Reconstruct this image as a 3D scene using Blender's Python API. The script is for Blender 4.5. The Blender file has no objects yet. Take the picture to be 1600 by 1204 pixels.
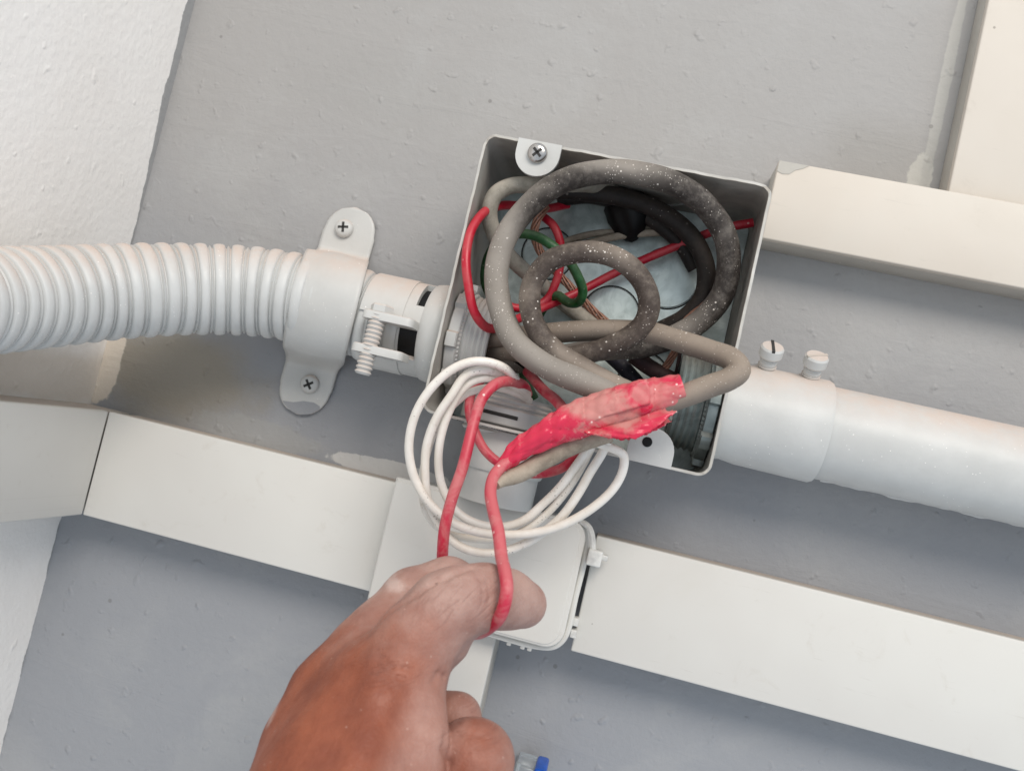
import bpy, bmesh, math, random
import numpy as np
from mathutils import Vector, Matrix
random.seed(7); rng = np.random.default_rng(7)
scene = bpy.context.scene
col = scene.collection
# ------------------------------------------------------------------ camera, world, lamps
# Wall coordinates in millimetres: X right, Y up, H out of the wall.  Blender: (X, -H, Y)/1000
S = 0.001
CAM = np.array([25.604519, -59.138063, 405.00631]); F = 1363.6067
ROT = np.array([[0.9654765596786299, 0.22740627344389616, -0.12704880758778161],
                [0.21826850197755296, -0.9724449172469662, -0.08191302683344046],
                [-0.1421755033597286, 0.05135435442979397, -0.9885083998254678]])
def B(p): return Vector((p[0]*S, -p[2]*S, p[1]*S))
def PX(x, y, h):
    d = ROT.T @ np.array([(x-800)/F, (y-602)/F, 1.0])
    return CAM + d*((h-CAM[2])/d[2])
cd = bpy.data.cameras.new('camera'); cam = bpy.data.objects.new('camera', cd); col.objects.link(cam)
def bv(v): return Vector((v[0], -v[2], v[1]))
r_, u_, b_ = bv(ROT[0]), bv(-ROT[1]), bv(-ROT[2])
cam.matrix_world = Matrix(((r_.x, u_.x, b_.x, 0), (r_.y, u_.y, b_.y, 0), (r_.z, u_.z, b_.z, 0), (0, 0, 0, 1))).normalized()
cam.location = B(CAM)
cd.sensor_fit = 'HORIZONTAL'; cd.sensor_width = 36; cd.lens = F/1600*36
cd.clip_start = 0.01; cd.clip_end = 50
cd.dof.use_dof = True; cd.dof.focus_distance = 0.36; cd.dof.aperture_fstop = 14
scene.camera = cam
w = bpy.data.worlds.new('World'); scene.world = w; w.use_nodes = True
bg = w.node_tree.nodes['Background']; bg.inputs[0].default_value = (0.80, 0.895, 1.0, 1); bg.inputs[1].default_value = 0.88
def area(name, loc, target, size, power, color):
    l = bpy.data.lights.new(name, 'AREA'); l.shape = 'RECTANGLE'; l.size = size[0]; l.size_y = size[1]; l.energy = power; l.color = color
    o = bpy.data.objects.new(name, l); col.objects.link(o); o.location = B(loc)
    o.rotation_euler = (B(target)-B(loc)).to_track_quat('-Z', 'Y').to_euler(); return o
area('ceiling_lamp', (600, 1250, 1650), (0, 0, 0), (1.4, 0.8), 35, (1.0, 0.915, 0.82))
scene.view_settings.view_transform = 'Standard'; scene.view_settings.look = 'None'
scene.view_settings.exposure = -0.06; scene.view_settings.gamma = 1
scene.cycles.max_bounces = 8

# ------------------------------------------------------------------ materials
def lin(r, g, b):
    f = lambda c: (c/255/12.92 if c/255 <= .04045 else ((c/255+.055)/1.055)**2.4)
    return (f(r), f(g), f(b), 1)
class N:
    def __init__(s, name):
        s.m = bpy.data.materials.new(name); s.m.use_nodes = True; s.t = s.m.node_tree; s.bsdf = s.t.nodes['Principled BSDF']
        s.geo = s.new('ShaderNodeNewGeometry'); s.pos = s.geo.outputs['Position']
    def new(s, t, **k):
        n = s.t.nodes.new(t)
        for a, v in k.items(): setattr(n, a, v)
        return n
    def link(s, a, b): s.t.links.new(a, b)
    def setv(s, sock, v):
        if isinstance(v, bpy.types.NodeSocket): s.link(v, sock)
        else: sock.default_value = v
    def noise(s, scale, detail=4, rough=.6, dist=0, vec=None):
        n = s.new('ShaderNodeTexNoise'); s.link(vec or s.pos, n.inputs['Vector'])
        n.inputs['Scale'].default_value = scale; n.inputs['Detail'].default_value = detail
        n.inputs['Roughness'].default_value = rough; n.inputs['Distortion'].default_value = dist
        return n.outputs['Fac']
    def vor(s, scale, vec=None, out='Distance'):
        n = s.new('ShaderNodeTexVoronoi'); s.link(vec or s.pos, n.inputs['Vector']); n.inputs['Scale'].default_value = scale
        return n.outputs[out]
    def ramp(s, v, a, b, lo=0, hi=1):
        n = s.new('ShaderNodeMapRange', interpolation_type='SMOOTHSTEP'); s.link(v, n.inputs[0])
        n.inputs[1].default_value = a; n.inputs[2].default_value = b; n.inputs[3].default_value = lo; n.inputs[4].default_value = hi
        return n.outputs[0]
    def math(s, op, a, b=0.0):
        n = s.new('ShaderNodeMath', operation=op); s.setv(n.inputs[0], a); s.setv(n.inputs[1], b); return n.outputs[0]
    def mix(s, f, a, b):
        n = s.new('ShaderNodeMix', data_type='RGBA'); s.setv(n.inputs['Factor'], f); s.setv(n.inputs['A'], a); s.setv(n.inputs['B'], b)
        return n.outputs['Result']
    def sep(s, v=None):
        n = s.new('ShaderNodeSeparateXYZ'); s.link(v or s.pos, n.inputs[0]); return n.outputs
    def blob(s, c, rad, soft=.5, wob=.5, wscale=60):
        "irregular patch round a point given in wall mm; rad (x,y) mm"
        x, y, z = s.sep()
        dx = s.math('DIVIDE', s.math('SUBTRACT', x, c[0]*S), rad[0]*S); dz = s.math('DIVIDE', s.math('SUBTRACT', z, c[1]*S), rad[1]*S)
        d = s.math('SQRT', s.math('ADD', s.math('MULTIPLY', dx, dx), s.math('MULTIPLY', dz, dz)))
        d = s.math('ADD', d, s.math('MULTIPLY', s.math('SUBTRACT', s.noise(wscale, 6, .65), .5), wob*2))
        return s.ramp(d, 1+soft/2, 1-soft/2)
    def bump(s, h, strength=.3, dist=.001, prev=None):
        n = s.new('ShaderNodeBump'); s.link(h, n.inputs['Height']); n.inputs['Strength'].default_value = strength; n.inputs['Distance'].default_value = dist
        if prev: s.link(prev, n.inputs['Normal'])
        return n.outputs[0]
    def specks(s, scale, size, keep=.5):
        "sparse round flecks: cell distance below size, only in some cells"
        n = s.new('ShaderNodeTexVoronoi'); s.link(s.pos, n.inputs['Vector']); n.inputs['Scale'].default_value = scale
        near = s.ramp(n.outputs['Distance'], size, size*.6)
        c = s.sep(n.outputs['Color'])[0]
        return s.math('MULTIPLY', near, s.math('GREATER_THAN', c, keep))
    def done(s, color, rough=.5, metal=0.0, normal=None, spec=.5):
        s.setv(s.bsdf.inputs['Base Color'], color); s.setv(s.bsdf.inputs['Roughness'], rough); s.setv(s.bsdf.inputs['Metallic'], metal)
        s.bsdf.inputs['Specular IOR Level'].default_value = spec
        if normal: s.link(normal, s.bsdf.inputs['Normal'])
        return s.m
def topness(n, lo=.0, hi=.9):
    nz = n.sep(n.geo.outputs['Normal'])[2]; return n.ramp(nz, lo, hi)

DUST = lin(206, 190, 176)
def m_wall():
    n = N('grey_wall_paint')
    x, y, z = n.sep()
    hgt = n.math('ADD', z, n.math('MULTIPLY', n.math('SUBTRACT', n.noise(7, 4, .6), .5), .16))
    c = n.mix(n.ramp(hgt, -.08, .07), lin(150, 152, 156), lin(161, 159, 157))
    c = n.mix(n.math('MULTIPLY', n.ramp(n.noise(14, 5, .65, .5), .45, .7), .35), c, lin(172, 172, 171))
    c = n.mix(n.math('MULTIPLY', n.ramp(n.noise(420, 3, .6), .62, .75), .12), c, lin(120, 120, 120))
    # dirt next to the corner, pale scuffs, overpainted patches
    c = n.mix(n.math('MULTIPLY', n.blob((-200, -70), (44, 22), .9, .5, 45), .75), c, lin(150, 141, 124))
    c = n.mix(n.math('MULTIPLY', n.blob((-236, -70), (9, 26), .12, .55, 70), .95), c, lin(214, 204, 190))
    c = n.mix(n.math('MULTIPLY', n.blob((-150, -88), (34, 7), .3, .6, 110), .6), c, lin(160, 160, 158))
    c = n.mix(n.math('MULTIPLY', n.blob((-80, -90), (30, 4.5), .1, .45, 90), .85), c, lin(204, 203, 200))
    c = n.mix(n.math('MULTIPLY', n.blob((-128, 90), (40, 18), 1.2, .6, 40), .2), c, lin(150, 149, 146))
    c = n.mix(n.math('MULTIPLY', n.blob((127, 92), (5.5, 14), .2, .7, 130), .9), c, lin(196, 194, 186))
    c = n.mix(n.math('MULTIPLY', n.blob((129, 140), (2.6, 60), .3, .5, 130), .8), c, lin(184, 182, 176))
    c = n.mix(n.math('MULTIPLY', n.blob((108, 96), (24, 20), 1.2, .5, 40), .35), c, lin(136, 132, 124))
    sp = n.specks(55, .07, .82)
    c = n.mix(n.math('MULTIPLY', sp, .5), c, lin(110, 108, 105))
    h = n.math('ADD', n.math('MULTIPLY', n.noise(210, 4, .6), .8), n.math('MULTIPLY', n.noise(45, 4, .6, .6), .8))
    h = n.math('ADD', h, n.math('MULTIPLY', n.ramp(n.noise(150, 2, .4), .62, .80), 1.1))
    x, y, z = n.sep(); cv = n.new('ShaderNodeCombineXYZ'); n.link(n.math('ADD', n.math('MULTIPLY', x, 3.0), n.math('MULTIPLY', z, 1.2)), cv.inputs[0]); n.link(n.math('MULTIPLY', z, 16.0), cv.inputs[2])
    h = n.math('ADD', h, n.math('MULTIPLY', n.ramp(n.noise(3.2, 5, .6, 1.5, cv.outputs[0]), .5, .7), .2))
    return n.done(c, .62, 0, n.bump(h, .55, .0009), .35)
def m_white_wall():
    n = N('white_wall_paint')
    x, y, z = n.sep()
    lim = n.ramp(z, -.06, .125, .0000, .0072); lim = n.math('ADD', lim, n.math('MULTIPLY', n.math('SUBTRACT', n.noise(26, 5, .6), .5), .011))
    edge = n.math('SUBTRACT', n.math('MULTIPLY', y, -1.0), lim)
    c = n.mix(n.ramp(n.noise(14, 4), .3, .7), lin(247, 244, 240), lin(243, 239, 234))
    c = n.mix(n.math('MULTIPLY', n.blob((-238, -82), (300, 12), .8, .6, 50), .35), c, lin(196, 176, 146))
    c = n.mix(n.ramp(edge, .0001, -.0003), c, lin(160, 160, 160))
    h = n.math('ADD', n.math('MULTIPLY', n.noise(300, 4, .55), .9), n.math('MULTIPLY', n.ramp(n.noise(130, 2, .4), .66, .82), 1.0))
    h = n.math('ADD', h, n.math('MULTIPLY', n.noise(60, 3), .8))
    return n.done(c, .75, 0, n.bump(h, .4, .001), .3)
def m_trunk(name, a=(222, 219, 211), b=(216, 212, 204), dirt=.25):
    n = N(name)
    c = n.mix(n.ramp(n.noise(11, 3), .3, .7), lin(*a), lin(*b))
    c = n.mix(n.math('MULTIPLY', n.ramp(n.noise(60, 6, .7, 1), .58, .75), dirt), c, lin(188, 180, 168))
    c = n.mix(n.math('MULTIPLY', n.specks(70, .05, .8), .6), c, lin(120, 112, 100))
    x, y, z = n.sep(); cv = n.new('ShaderNodeCombineXYZ'); n.link(n.math('MULTIPLY', x, 1.0), cv.inputs[0]); n.link(n.math('MULTIPLY', z, 9.0), cv.inputs[2])
    c = n.mix(n.math('MULTIPLY', n.ramp(n.noise(38, 5, .7, .4, cv.outputs[0]), .62, .72), .22), c, lin(176, 170, 160))
    c = n.mix(n.math('MULTIPLY', n.ramp(n.noise(8, 5, .7, 1.2), .5, .7), .25), c, lin(206, 202, 192))
    h = n.math('ADD', n.noise(35, 2), n.math('MULTIPLY', n.noise(500, 2), .04))
    return n.done(c, n.ramp(n.noise(30, 4), .3, .7, .5, .62), 0, n.bump(h, .12, .0012), .45)
def m_paint(name, a, dust=.75, rough=.42, specks=True):
    "light grey paint over metal, dusty on what faces up, white dust flecks"
    n = N(name)
    c = n.mix(n.ramp(n.noise(40, 5), .35, .7), lin(*a), lin(*[v-9 for v in a]))
    t = n.math('MULTIPLY', topness(n, .15, .95), n.ramp(n.noise(90, 6, .7), .25, .65, .35, 1))
    c = n.mix(n.math('MULTIPLY', t, dust), c, lin(203, 182, 168))
    if specks:
        f = n.math('MULTIPLY', n.math('MAXIMUM', n.specks(380, .15, .84), n.specks(800, .2, .8)), n.ramp(n.noise(45), .48, .64))
        c = n.mix(n.math('MULTIPLY', f, .85), c, lin(246, 243, 238))
    r = n.math('ADD', rough, n.math('MULTIPLY', t, .4))
    h = n.math('ADD', n.math('MULTIPLY', n.noise(120, 4), .7), n.math('MULTIPLY', n.noise(900, 3), .12))
    return n.done(c, r, 0, n.bump(h, .25, .0007), .45)
def m_metal(name, a=(120, 126, 124), rough=.38, metal=.75, b=(92, 92, 86)):
    n = N(name)
    c = n.mix(n.ramp(n.noise(70, 6, .65, 1.5), .3, .7), lin(*a), lin(*b))
    c = n.mix(n.math('MULTIPLY', n.ramp(n.vor(160, out='Distance'), .5, .1), .2), c, lin(*[min(255, v+30) for v in a]))
    t = n.math('MULTIPLY', topness(n, .3, 1), .75)
    c = n.mix(t, c, lin(150, 138, 124))
    return n.done(c, n.math('ADD', rough, n.math('MULTIPLY', n.noise(80, 4), .25)), n.math('MULTIPLY', n.math('SUBTRACT', 1.0, t), metal), n.bump(n.noise(250, 4), .15, .0004))
def m_cable(name, dark, mid, dustc, amount=.8, flecks=.6, rough=.6, scale=1.0, fl=300):
    n = N(name)
    nz = n.noise(130*scale, 7, .75, .3)
    c = n.mix(n.ramp(nz, .36, .66), lin(*dark), lin(*mid))
    t = n.math('ADD', n.math('MULTIPLY', topness(n, -.55, .75), .68), n.math('MULTIPLY', n.ramp(n.noise(170*scale, 6, .75), .34, .64), .42))
    t = n.math('MULTIPLY', t, n.ramp(n.noise(17*scale, 3, .5), .34, .66, .62, 1.15))
    t = n.math('MULTIPLY', t, n.ramp(n.noise(380*scale, 5, .75), .2, .6, .5, 1))
    n1 = n.new('ShaderNodeClamp'); n.link(n.math('MULTIPLY', t, amount), n1.inputs[0])
    c = n.mix(n1.outputs[0], c, lin(*dustc))
    f = n.math('MULTIPLY', n.specks(fl, .22, .72), n.ramp(n.noise(60, 3), .45, .62))
    f2 = n.math('MULTIPLY', n.specks(fl*2.2, .2, .7), n.ramp(n.noise(90, 3), .42, .6))
    c = n.mix(n.math('MULTIPLY', n.math('MAXIMUM', f, f2), flecks), c, lin(226, 218, 208))
    h = n.math('ADD', n.noise(300, 5, .7), n.math('MULTIPLY', n.math('MAXIMUM', f, f2), .8))
    return n.done(c, n.math('ADD', rough, n.math('MULTIPLY', n1.outputs[0], .3)), 0, n.bump(h, .35, .0005), .4)
def m_plain(name, a, rough=.5, metal=0., spec=.5, bump=.1):
    n = N(name); c = n.mix(n.ramp(n.noise(150, 4), .35, .65), lin(*a), lin(*[max(0, v*.86) for v in a]))
    return n.done(c, rough, metal, n.bump(n.noise(400, 3), bump, .0004), spec)
def m_skin():
    n = N('dusty_brown_skin')
    x, y, z = n.sep()
    # distance along the hand from knuckles (pale with plaster dust) to wrist (sun-tanned)
    a = PX(610, 1040, 130); b = PX(735, 900, 110)
    d = (b-a)/np.linalg.norm(b-a)**2
    t = n.math('ADD', n.math('ADD', n.math('MULTIPLY', n.math('SUBTRACT', x, a[0]*S), d[0]/S), n.math('MULTIPLY', n.math('SUBTRACT', z, a[1]*S), d[1]/S)),
               n.math('MULTIPLY', n.math('SUBTRACT', n.math('MULTIPLY', y, -1.0), a[2]*S), d[2]/S))
    t = n.math('ADD', t, n.math('MULTIPLY', n.math('SUBTRACT', n.noise(55, 6, .65), .5), 1.1))
    tan = n.mix(n.ramp(n.noise(60, 5), .3, .7), lin(158, 90, 64), lin(132, 72, 52))
    tan = n.mix(n.math('MULTIPLY', n.ramp(n.noise(26, 3), .5, .7), .5), tan, lin(118, 64, 48))
    pale = n.mix(n.ramp(n.noise(70, 5), .3, .7), lin(182, 150, 139), lin(158, 121, 110))
    q = PX(690, 1105, 140); side = n.blob(q, (9, 26), 1.3, .35, 60)
    c = n.mix(n.math('MAXIMUM', n.ramp(t, -.45, .8), n.math('MULTIPLY', side, .6)), tan, pale)
    c = n.mix(n.math('MULTIPLY', n.specks(500, .2, .93), .25), c, lin(226, 200, 186))
    for p, r in (((612, 912, 108), (4.5, 1.8)), ((436, 1108, 128), (1.5, 2.5))):
        q = PX(*p); c = n.mix(n.math('MULTIPLY', n.blob(q, r, 1.2, 1.0, 260), .35), c, lin(226, 208, 200))
    v = n.new('ShaderNodeTexVoronoi', feature='DISTANCE_TO_EDGE'); n.link(n.pos, v.inputs['Vector']); v.inputs['Scale'].default_value = 620
    h = n.math('ADD', n.math('MULTIPLY', n.ramp(v.outputs[0], 0, .18), .16), n.math('MULTIPLY', n.noise(240, 5, .6), .9))
    w = n.new('ShaderNodeTexWave'); n.link(n.pos, w.inputs['Vector']); w.inputs['Scale'].default_value = 90; w.inputs['Distortion'].default_value = 9; w.inputs['Detail'].default_value = 3
    h = n.math('ADD', h, n.math('MULTIPLY', w.outputs['Fac'], .22))
    # wrinkle lines across the finger joints
    for (px, py, hh, rx, ry) in ((690, 935, 132, 8, 9), (757, 930, 124, 4.5, 9), (606, 1040, 138, 9, 6), (742, 1150, 140, 8, 5)):
        q = PX(px, py, hh); m_ = n.blob(q, (rx, ry), 1.0, .3, 80)
        cvv = n.new('ShaderNodeCombineXYZ'); ang = math.radians(30 if px < 650 or px == 742 else -35)
        if px in (606, 742): ang = math.radians(115)
        u_ = n.math('ADD', n.math('MULTIPLY', x, math.cos(ang)), n.math('MULTIPLY', z, math.sin(ang)))
        n.link(u_, cvv.inputs[0]); n.link(n.math('MULTIPLY', n.math('SUBTRACT', n.math('MULTIPLY', z, math.cos(ang)), n.math('MULTIPLY', x, math.sin(ang))), .22), cvv.inputs[1])
        wr = n.ramp(n.noise(560, 4, .6, .6, cvv.outputs[0]), .36, .5)
        h = n.math('ADD', h, n.math('MULTIPLY', n.math('MULTIPLY', wr, m_), .7))
        c = n.mix(n.math('MULTIPLY', n.math('MULTIPLY', n.ramp(wr, .4, 0), m_), .22), c, lin(112, 66, 52))
    m = n.done(c, n.ramp(n.noise(120, 4), .3, .7, .46, .62), 0, n.bump(h, .42, .0007), .4)
    n.bsdf.inputs['Subsurface Weight'].default_value = .08; n.bsdf.inputs['Subsurface Radius'].default_value = (1, .4, .25); n.bsdf.inputs['Subsurface Scale'].default_value = .003
    return m
def m_red(name, base=(205, 40, 70), dusty=(214, 150, 146), amt=.6):
    n = N(name)
    t = n.ramp(n.noise(95, 6, .7, .5), .40, .62)
    t = n.math('MULTIPLY', n.math('MAXIMUM', t, n.math('MULTIPLY', topness(n, -.1, .9), .8)), amt)
    c = n.mix(t, lin(*base), lin(*dusty))
    f = n.math('MULTIPLY', n.specks(360, .24, .7), n.ramp(n.noise(70, 3), .46, .6))
    c = n.mix(n.math('MULTIPLY', f, .85), c, lin(240, 216, 208))
    return n.done(c, n.math('ADD', .3, n.math('MULTIPLY', t, .5)), 0, n.bump(n.math('ADD', n.noise(260, 4), f), .25, .0005), .5)
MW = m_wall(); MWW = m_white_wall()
MT = m_trunk('white_plastic', (214, 212, 206), (209, 206, 200)); MTW = m_trunk('warm_white_plastic', (212, 204, 193), (205, 196, 184), .3); MTS = m_paint('painted_side', (186, 182, 174), .5, .55)
MP = m_paint('grey_painted_metal', (200, 200, 197)); MPF = m_paint('painted_flexible_plastic', (204, 205, 203), .8)
MG = m_metal('galvanised_steel'); MGB = m_metal('box_back_steel', (216, 226, 222), .3, .6, (176, 188, 184)); MGD = m_metal('dusty_dark_steel', (98, 96, 90), .5, .5, (78, 74, 68))
MZ = m_metal('zinc_thread', (150, 160, 158), .3, .6, (120, 128, 126)); MSC = m_plain('bright_screw', (196, 192, 188), .25, .9, .5, .1)
MBK = m_plain('black_plastic', (12, 11, 12), .5, 0, .3)
def m_sheath(name, pale, dark, patches, flecks=.8):
    n = N(name)
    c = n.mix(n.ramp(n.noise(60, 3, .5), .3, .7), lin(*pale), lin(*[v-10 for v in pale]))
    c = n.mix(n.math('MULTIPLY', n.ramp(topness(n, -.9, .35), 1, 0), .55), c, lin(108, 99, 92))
    m = None
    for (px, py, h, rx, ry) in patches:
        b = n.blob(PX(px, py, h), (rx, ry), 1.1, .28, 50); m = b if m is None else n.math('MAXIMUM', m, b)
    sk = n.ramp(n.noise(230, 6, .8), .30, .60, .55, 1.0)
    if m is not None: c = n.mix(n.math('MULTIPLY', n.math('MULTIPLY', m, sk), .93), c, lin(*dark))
    x, y, z = n.sep()
    c = n.mix(n.math('MULTIPLY', n.ramp(n.noise(700, 3, .7), .55, .7), .22), c, lin(96, 86, 78))
    f = n.math('MULTIPLY', n.specks(520, .24, .68), n.ramp(n.noise(48, 3), .46, .58))
    f2 = n.math('MULTIPLY', n.specks(1050, .24, .6), n.ramp(n.noise(60, 3), .42, .56))
    f = n.math('MAXIMUM', f, f2)
    c = n.mix(n.math('MULTIPLY', f, flecks), c, lin(228, 220, 210))
    h = n.math('ADD', n.math('MULTIPLY', n.noise(90, 3), .8), n.math('ADD', n.math('MULTIPLY', n.noise(900, 3), .12), n.math('MULTIPLY', f, .6)))
    return n.done(c, .62, 0, n.bump(h, .3, .0005), .35)
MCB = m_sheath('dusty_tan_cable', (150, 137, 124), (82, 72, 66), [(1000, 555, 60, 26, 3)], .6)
MCB1 = m_sheath('dark_patched_outer_loop', (148, 141, 133), (34, 27, 24), [(1090, 320, 55, 22, 16), (1150, 440, 45, 14, 34), (930, 300, 62, 26, 8), (1050, 550, 38, 34, 8), (860, 340, 60, 12, 12)])  # pale sheath, much darker in patches round the listed points
MCB2 = m_sheath('dark_patched_inner_loop', (146, 134, 122), (60, 50, 45), [(880, 420, 72, 22, 14), (1000, 470, 70, 12, 22), (840, 510, 72, 9, 20), (950, 545, 62, 20, 8)], .9)  # same sheath, browner, with milder dark patches
MCD = m_cable('black_cable', (14, 12, 12), (34, 28, 27), (84, 74, 66), .5, .3)
MCL = m_cable('pale_grey_cable', (126, 122, 110), (152, 147, 136), (186, 178, 166), .8, .2)
MCW = m_cable('white_wire', (206, 200, 190), (224, 219, 210), (222, 210, 196), .7, .15, .45)
def speck_wire():
    n = N('white_wire_printed'); c = n.mix(n.ramp(n.noise(80, 4), .35, .65), lin(236, 232, 225), lin(224, 218, 208))
    c = n.mix(n.math('MULTIPLY', topness(n, .2, 1), .4), c, lin(214, 198, 182))
    c = n.mix(n.math('MULTIPLY', n.math('MULTIPLY', n.specks(900, .3, .6), n.ramp(n.noise(45), .5, .58)), .6), c, lin(70, 64, 60))
    c = n.mix(n.math('MULTIPLY', n.ramp(n.noise(120, 6, .75), .58, .7), .45), c, lin(170, 156, 140))
    return n.done(c, .42, 0, n.bump(n.noise(260, 4), .2, .0004), .45)
MCW = speck_wire()
MCC = m_cable('cream_wire', (120, 108, 94), (160, 148, 132), (176, 164, 148), .7, .2)
MGR = m_cable('green_wire', (6, 58, 22), (12, 88, 36), (112, 130, 104), .5, .4, .35)
MMA = m_cable('maroon_cable', (34, 14, 20), (54, 24, 30), (92, 76, 70), .5, .4)
MNV = m_cable('navy_cable', (12, 12, 28), (22, 22, 44), (80, 76, 78), .4, .4)
MCU = m_plain('copper_strand', (178, 132, 112), .4, .35)
MR = m_red('red_wire'); MRD = m_red('dusty_red_wire', (192, 36, 64), (200, 128, 126), .68); MRK = m_red('deep_red_wire', (186, 18, 46), (190, 96, 96), .35)
def m_tape():
    n = N('red_electrical_tape')
    q = PX(935, 635, 92); d = n.blob(q, (15, 7), .5, 1.1, 70); q2 = PX(1040, 620, 92); d2 = n.blob(q2, (12, 5), .4, .9, 110)
    t = n.math('MAXIMUM', n.math('MULTIPLY', d, .72), n.math('MULTIPLY', d2, .5))
    t = n.math('MAXIMUM', t, n.math('MULTIPLY', n.ramp(n.noise(70, 6, .7), .56, .66), .6))
    t = n.math('MAXIMUM', t, n.math('MULTIPLY', topness(n, .4, 1), .45))
    t = n.math('MULTIPLY', t, n.ramp(n.noise(300, 5, .7), .25, .55, .55, 1))
    c = n.mix(t, lin(206, 36, 70), lin(196, 152, 140))
    f = n.math('MULTIPLY', n.specks(420, .22, .75), n.ramp(n.noise(70, 3), .48, .6)); c = n.mix(n.math('MULTIPLY', f, .8), c, lin(240, 220, 212))
    return n.done(c, n.math('ADD', .24, n.math('MULTIPLY', t, .6)), 0, n.bump(n.math('ADD', n.noise(140, 4), n.math('MULTIPLY', n.noise(600, 3), .2)), .3, .0007), .5)
MTP = m_tape()
MSK = m_skin(); MDK = m_plain('dark_slot', (52, 50, 48), .7); MBL = m_plain('blue_plastic', (20, 92, 200), .3)
def m_clear():
    n = N('clear_plastic'); n.bsdf.inputs['Transmission Weight'].default_value = .6; return n.done(lin(206, 212, 214), .15)
MCP = m_clear(); MNY = m_plain('white_nylon', (222, 221, 216), .35, 0, .5, .05)

# ------------------------------------------------------------------ mesh helpers (all in wall millimetres)
def box(x0, x1, y0, y1, z0, z1, bev=0, seg=2):
    bm = bmesh.new(); bmesh.ops.create_cube(bm, size=1)
    for v in bm.verts: v.co = ((x0+x1)/2+v.co.x*(x1-x0), (y0+y1)/2+v.co.y*(y1-y0), (z0+z1)/2+v.co.z*(z1-z0))
    if bev: bmesh.ops.bevel(bm, geom=bm.edges[:], offset=bev, segments=seg, affect='EDGES', profile=.5)
    return out(bm)
def out(bm):
    bm.verts.index_update(); r = ([tuple(v.co) for v in bm.verts], [tuple(v.index for v in f.verts) for f in bm.faces]); bm.free(); return r
def prism(poly, z0, z1, bev=0, axis='z', seg=2):
    bm = bmesh.new(); vs = [bm.verts.new((p[0], p[1], z0)) for p in poly]; f = bm.faces.new(vs)
    r = bmesh.ops.extrude_face_region(bm, geom=[f]); top = [g for g in r['geom'] if isinstance(g, bmesh.types.BMVert)]
    for v in top: v.co.z = z1
    bmesh.ops.recalc_face_normals(bm, faces=bm.faces[:])
    if bev:
        e = [e for e in bm.edges if abs(e.verts[0].co.z-e.verts[1].co.z) < 1e-6 and abs(e.verts[0].co.z-z1) < 1e-6]
        bmesh.ops.bevel(bm, geom=e, offset=bev, segments=seg, affect='EDGES', profile=.5)
    return out(bm)
def rrect(x0, x1, y0, y1, r, n=6):
    "rounded rectangle; r one radius or (br, tr, tl, bl)"
    if not isinstance(r, (tuple, list)): r = (r,)*4
    p = []
    for (cx, cy, sx, sy, a0, rr) in ((x1, y0, -1, 1, -90, r[0]), (x1, y1, -1, -1, 0, r[1]), (x0, y1, 1, -1, 90, r[2]), (x0, y0, 1, 1, 180, r[3])):
        if rr <= 0: p.append((cx, cy)); continue
        for i in range(n+1):
            a = math.radians(a0+90*i/n); p.append((cx+sx*rr+rr*math.cos(a), cy+sy*rr+rr*math.sin(a)))
    return p
def frame(ax):
    ax = np.array(ax, float); ax /= np.linalg.norm(ax)
    t = np.array([0, 0, 1.]) if abs(ax[2]) < .9 else np.array([0, 1., 0])
    u = np.cross(t, ax); u /= np.linalg.norm(u); return ax, u, np.cross(ax, u)
def lathe(prof, o, ax, n=48, rf=None, close=True):
    "prof: list of (along, radius); rf(theta, i) multiplies the radius"
    ax, u, v = frame(ax); o = np.array(o, float); V = []; Fc = []
    for i, (t, r) in enumerate(prof):
        for k in range(n):
            a = 2*math.pi*k/n; rr = r*(rf(a, i) if rf else 1)
            V.append(tuple(o+ax*t+u*rr*math.cos(a)+v*rr*math.sin(a)))
    for i in range(len(prof)-1):
        for k in range(n): Fc.append((i*n+k, (i+1)*n+k, (i+1)*n+(k+1) % n, i*n+(k+1) % n))
    if close:
        Fc.append(tuple(range(n))); Fc.append(tuple(reversed(range((len(prof)-1)*n, len(prof)*n))))
    return V, Fc
def ring(t0, t1, r0, r1, o, ax, n=56, ch=.4):
    "hollow ring with chamfered edges"
    p = [(t0, r0), (t0, r1-ch), (t0+ch, r1), (t1-ch, r1), (t1, r1-ch), (t1, r0), (t0, r0)]
    return lathe(p, o, ax, n, close=False)
def arc_shell(t0, t1, r0, r1, a0, a1, o, ax=(1, 0, 0), n=24):
    "part of a ring; angle 0 towards the viewer, 90 up"
    o = np.array(o, float); V = []; Fc = []
    for i in range(n+1):
        a = math.radians(a0+(a1-a0)*i/n); d = np.array([0, math.sin(a), math.cos(a)])
        for (t, r) in ((t0, r0), (t0, r1), (t1, r1), (t1, r0)): V.append(tuple(o+np.array([t, 0, 0])+d*r))
    for i in range(n):
        for k in range(4): Fc.append((i*4+k, i*4+(k+1) % 4, (i+1)*4+(k+1) % 4, (i+1)*4+k))
    Fc.append((3, 2, 1, 0)); Fc.append((n*4, n*4+1, n*4+2, n*4+3)); return V, Fc
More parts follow.
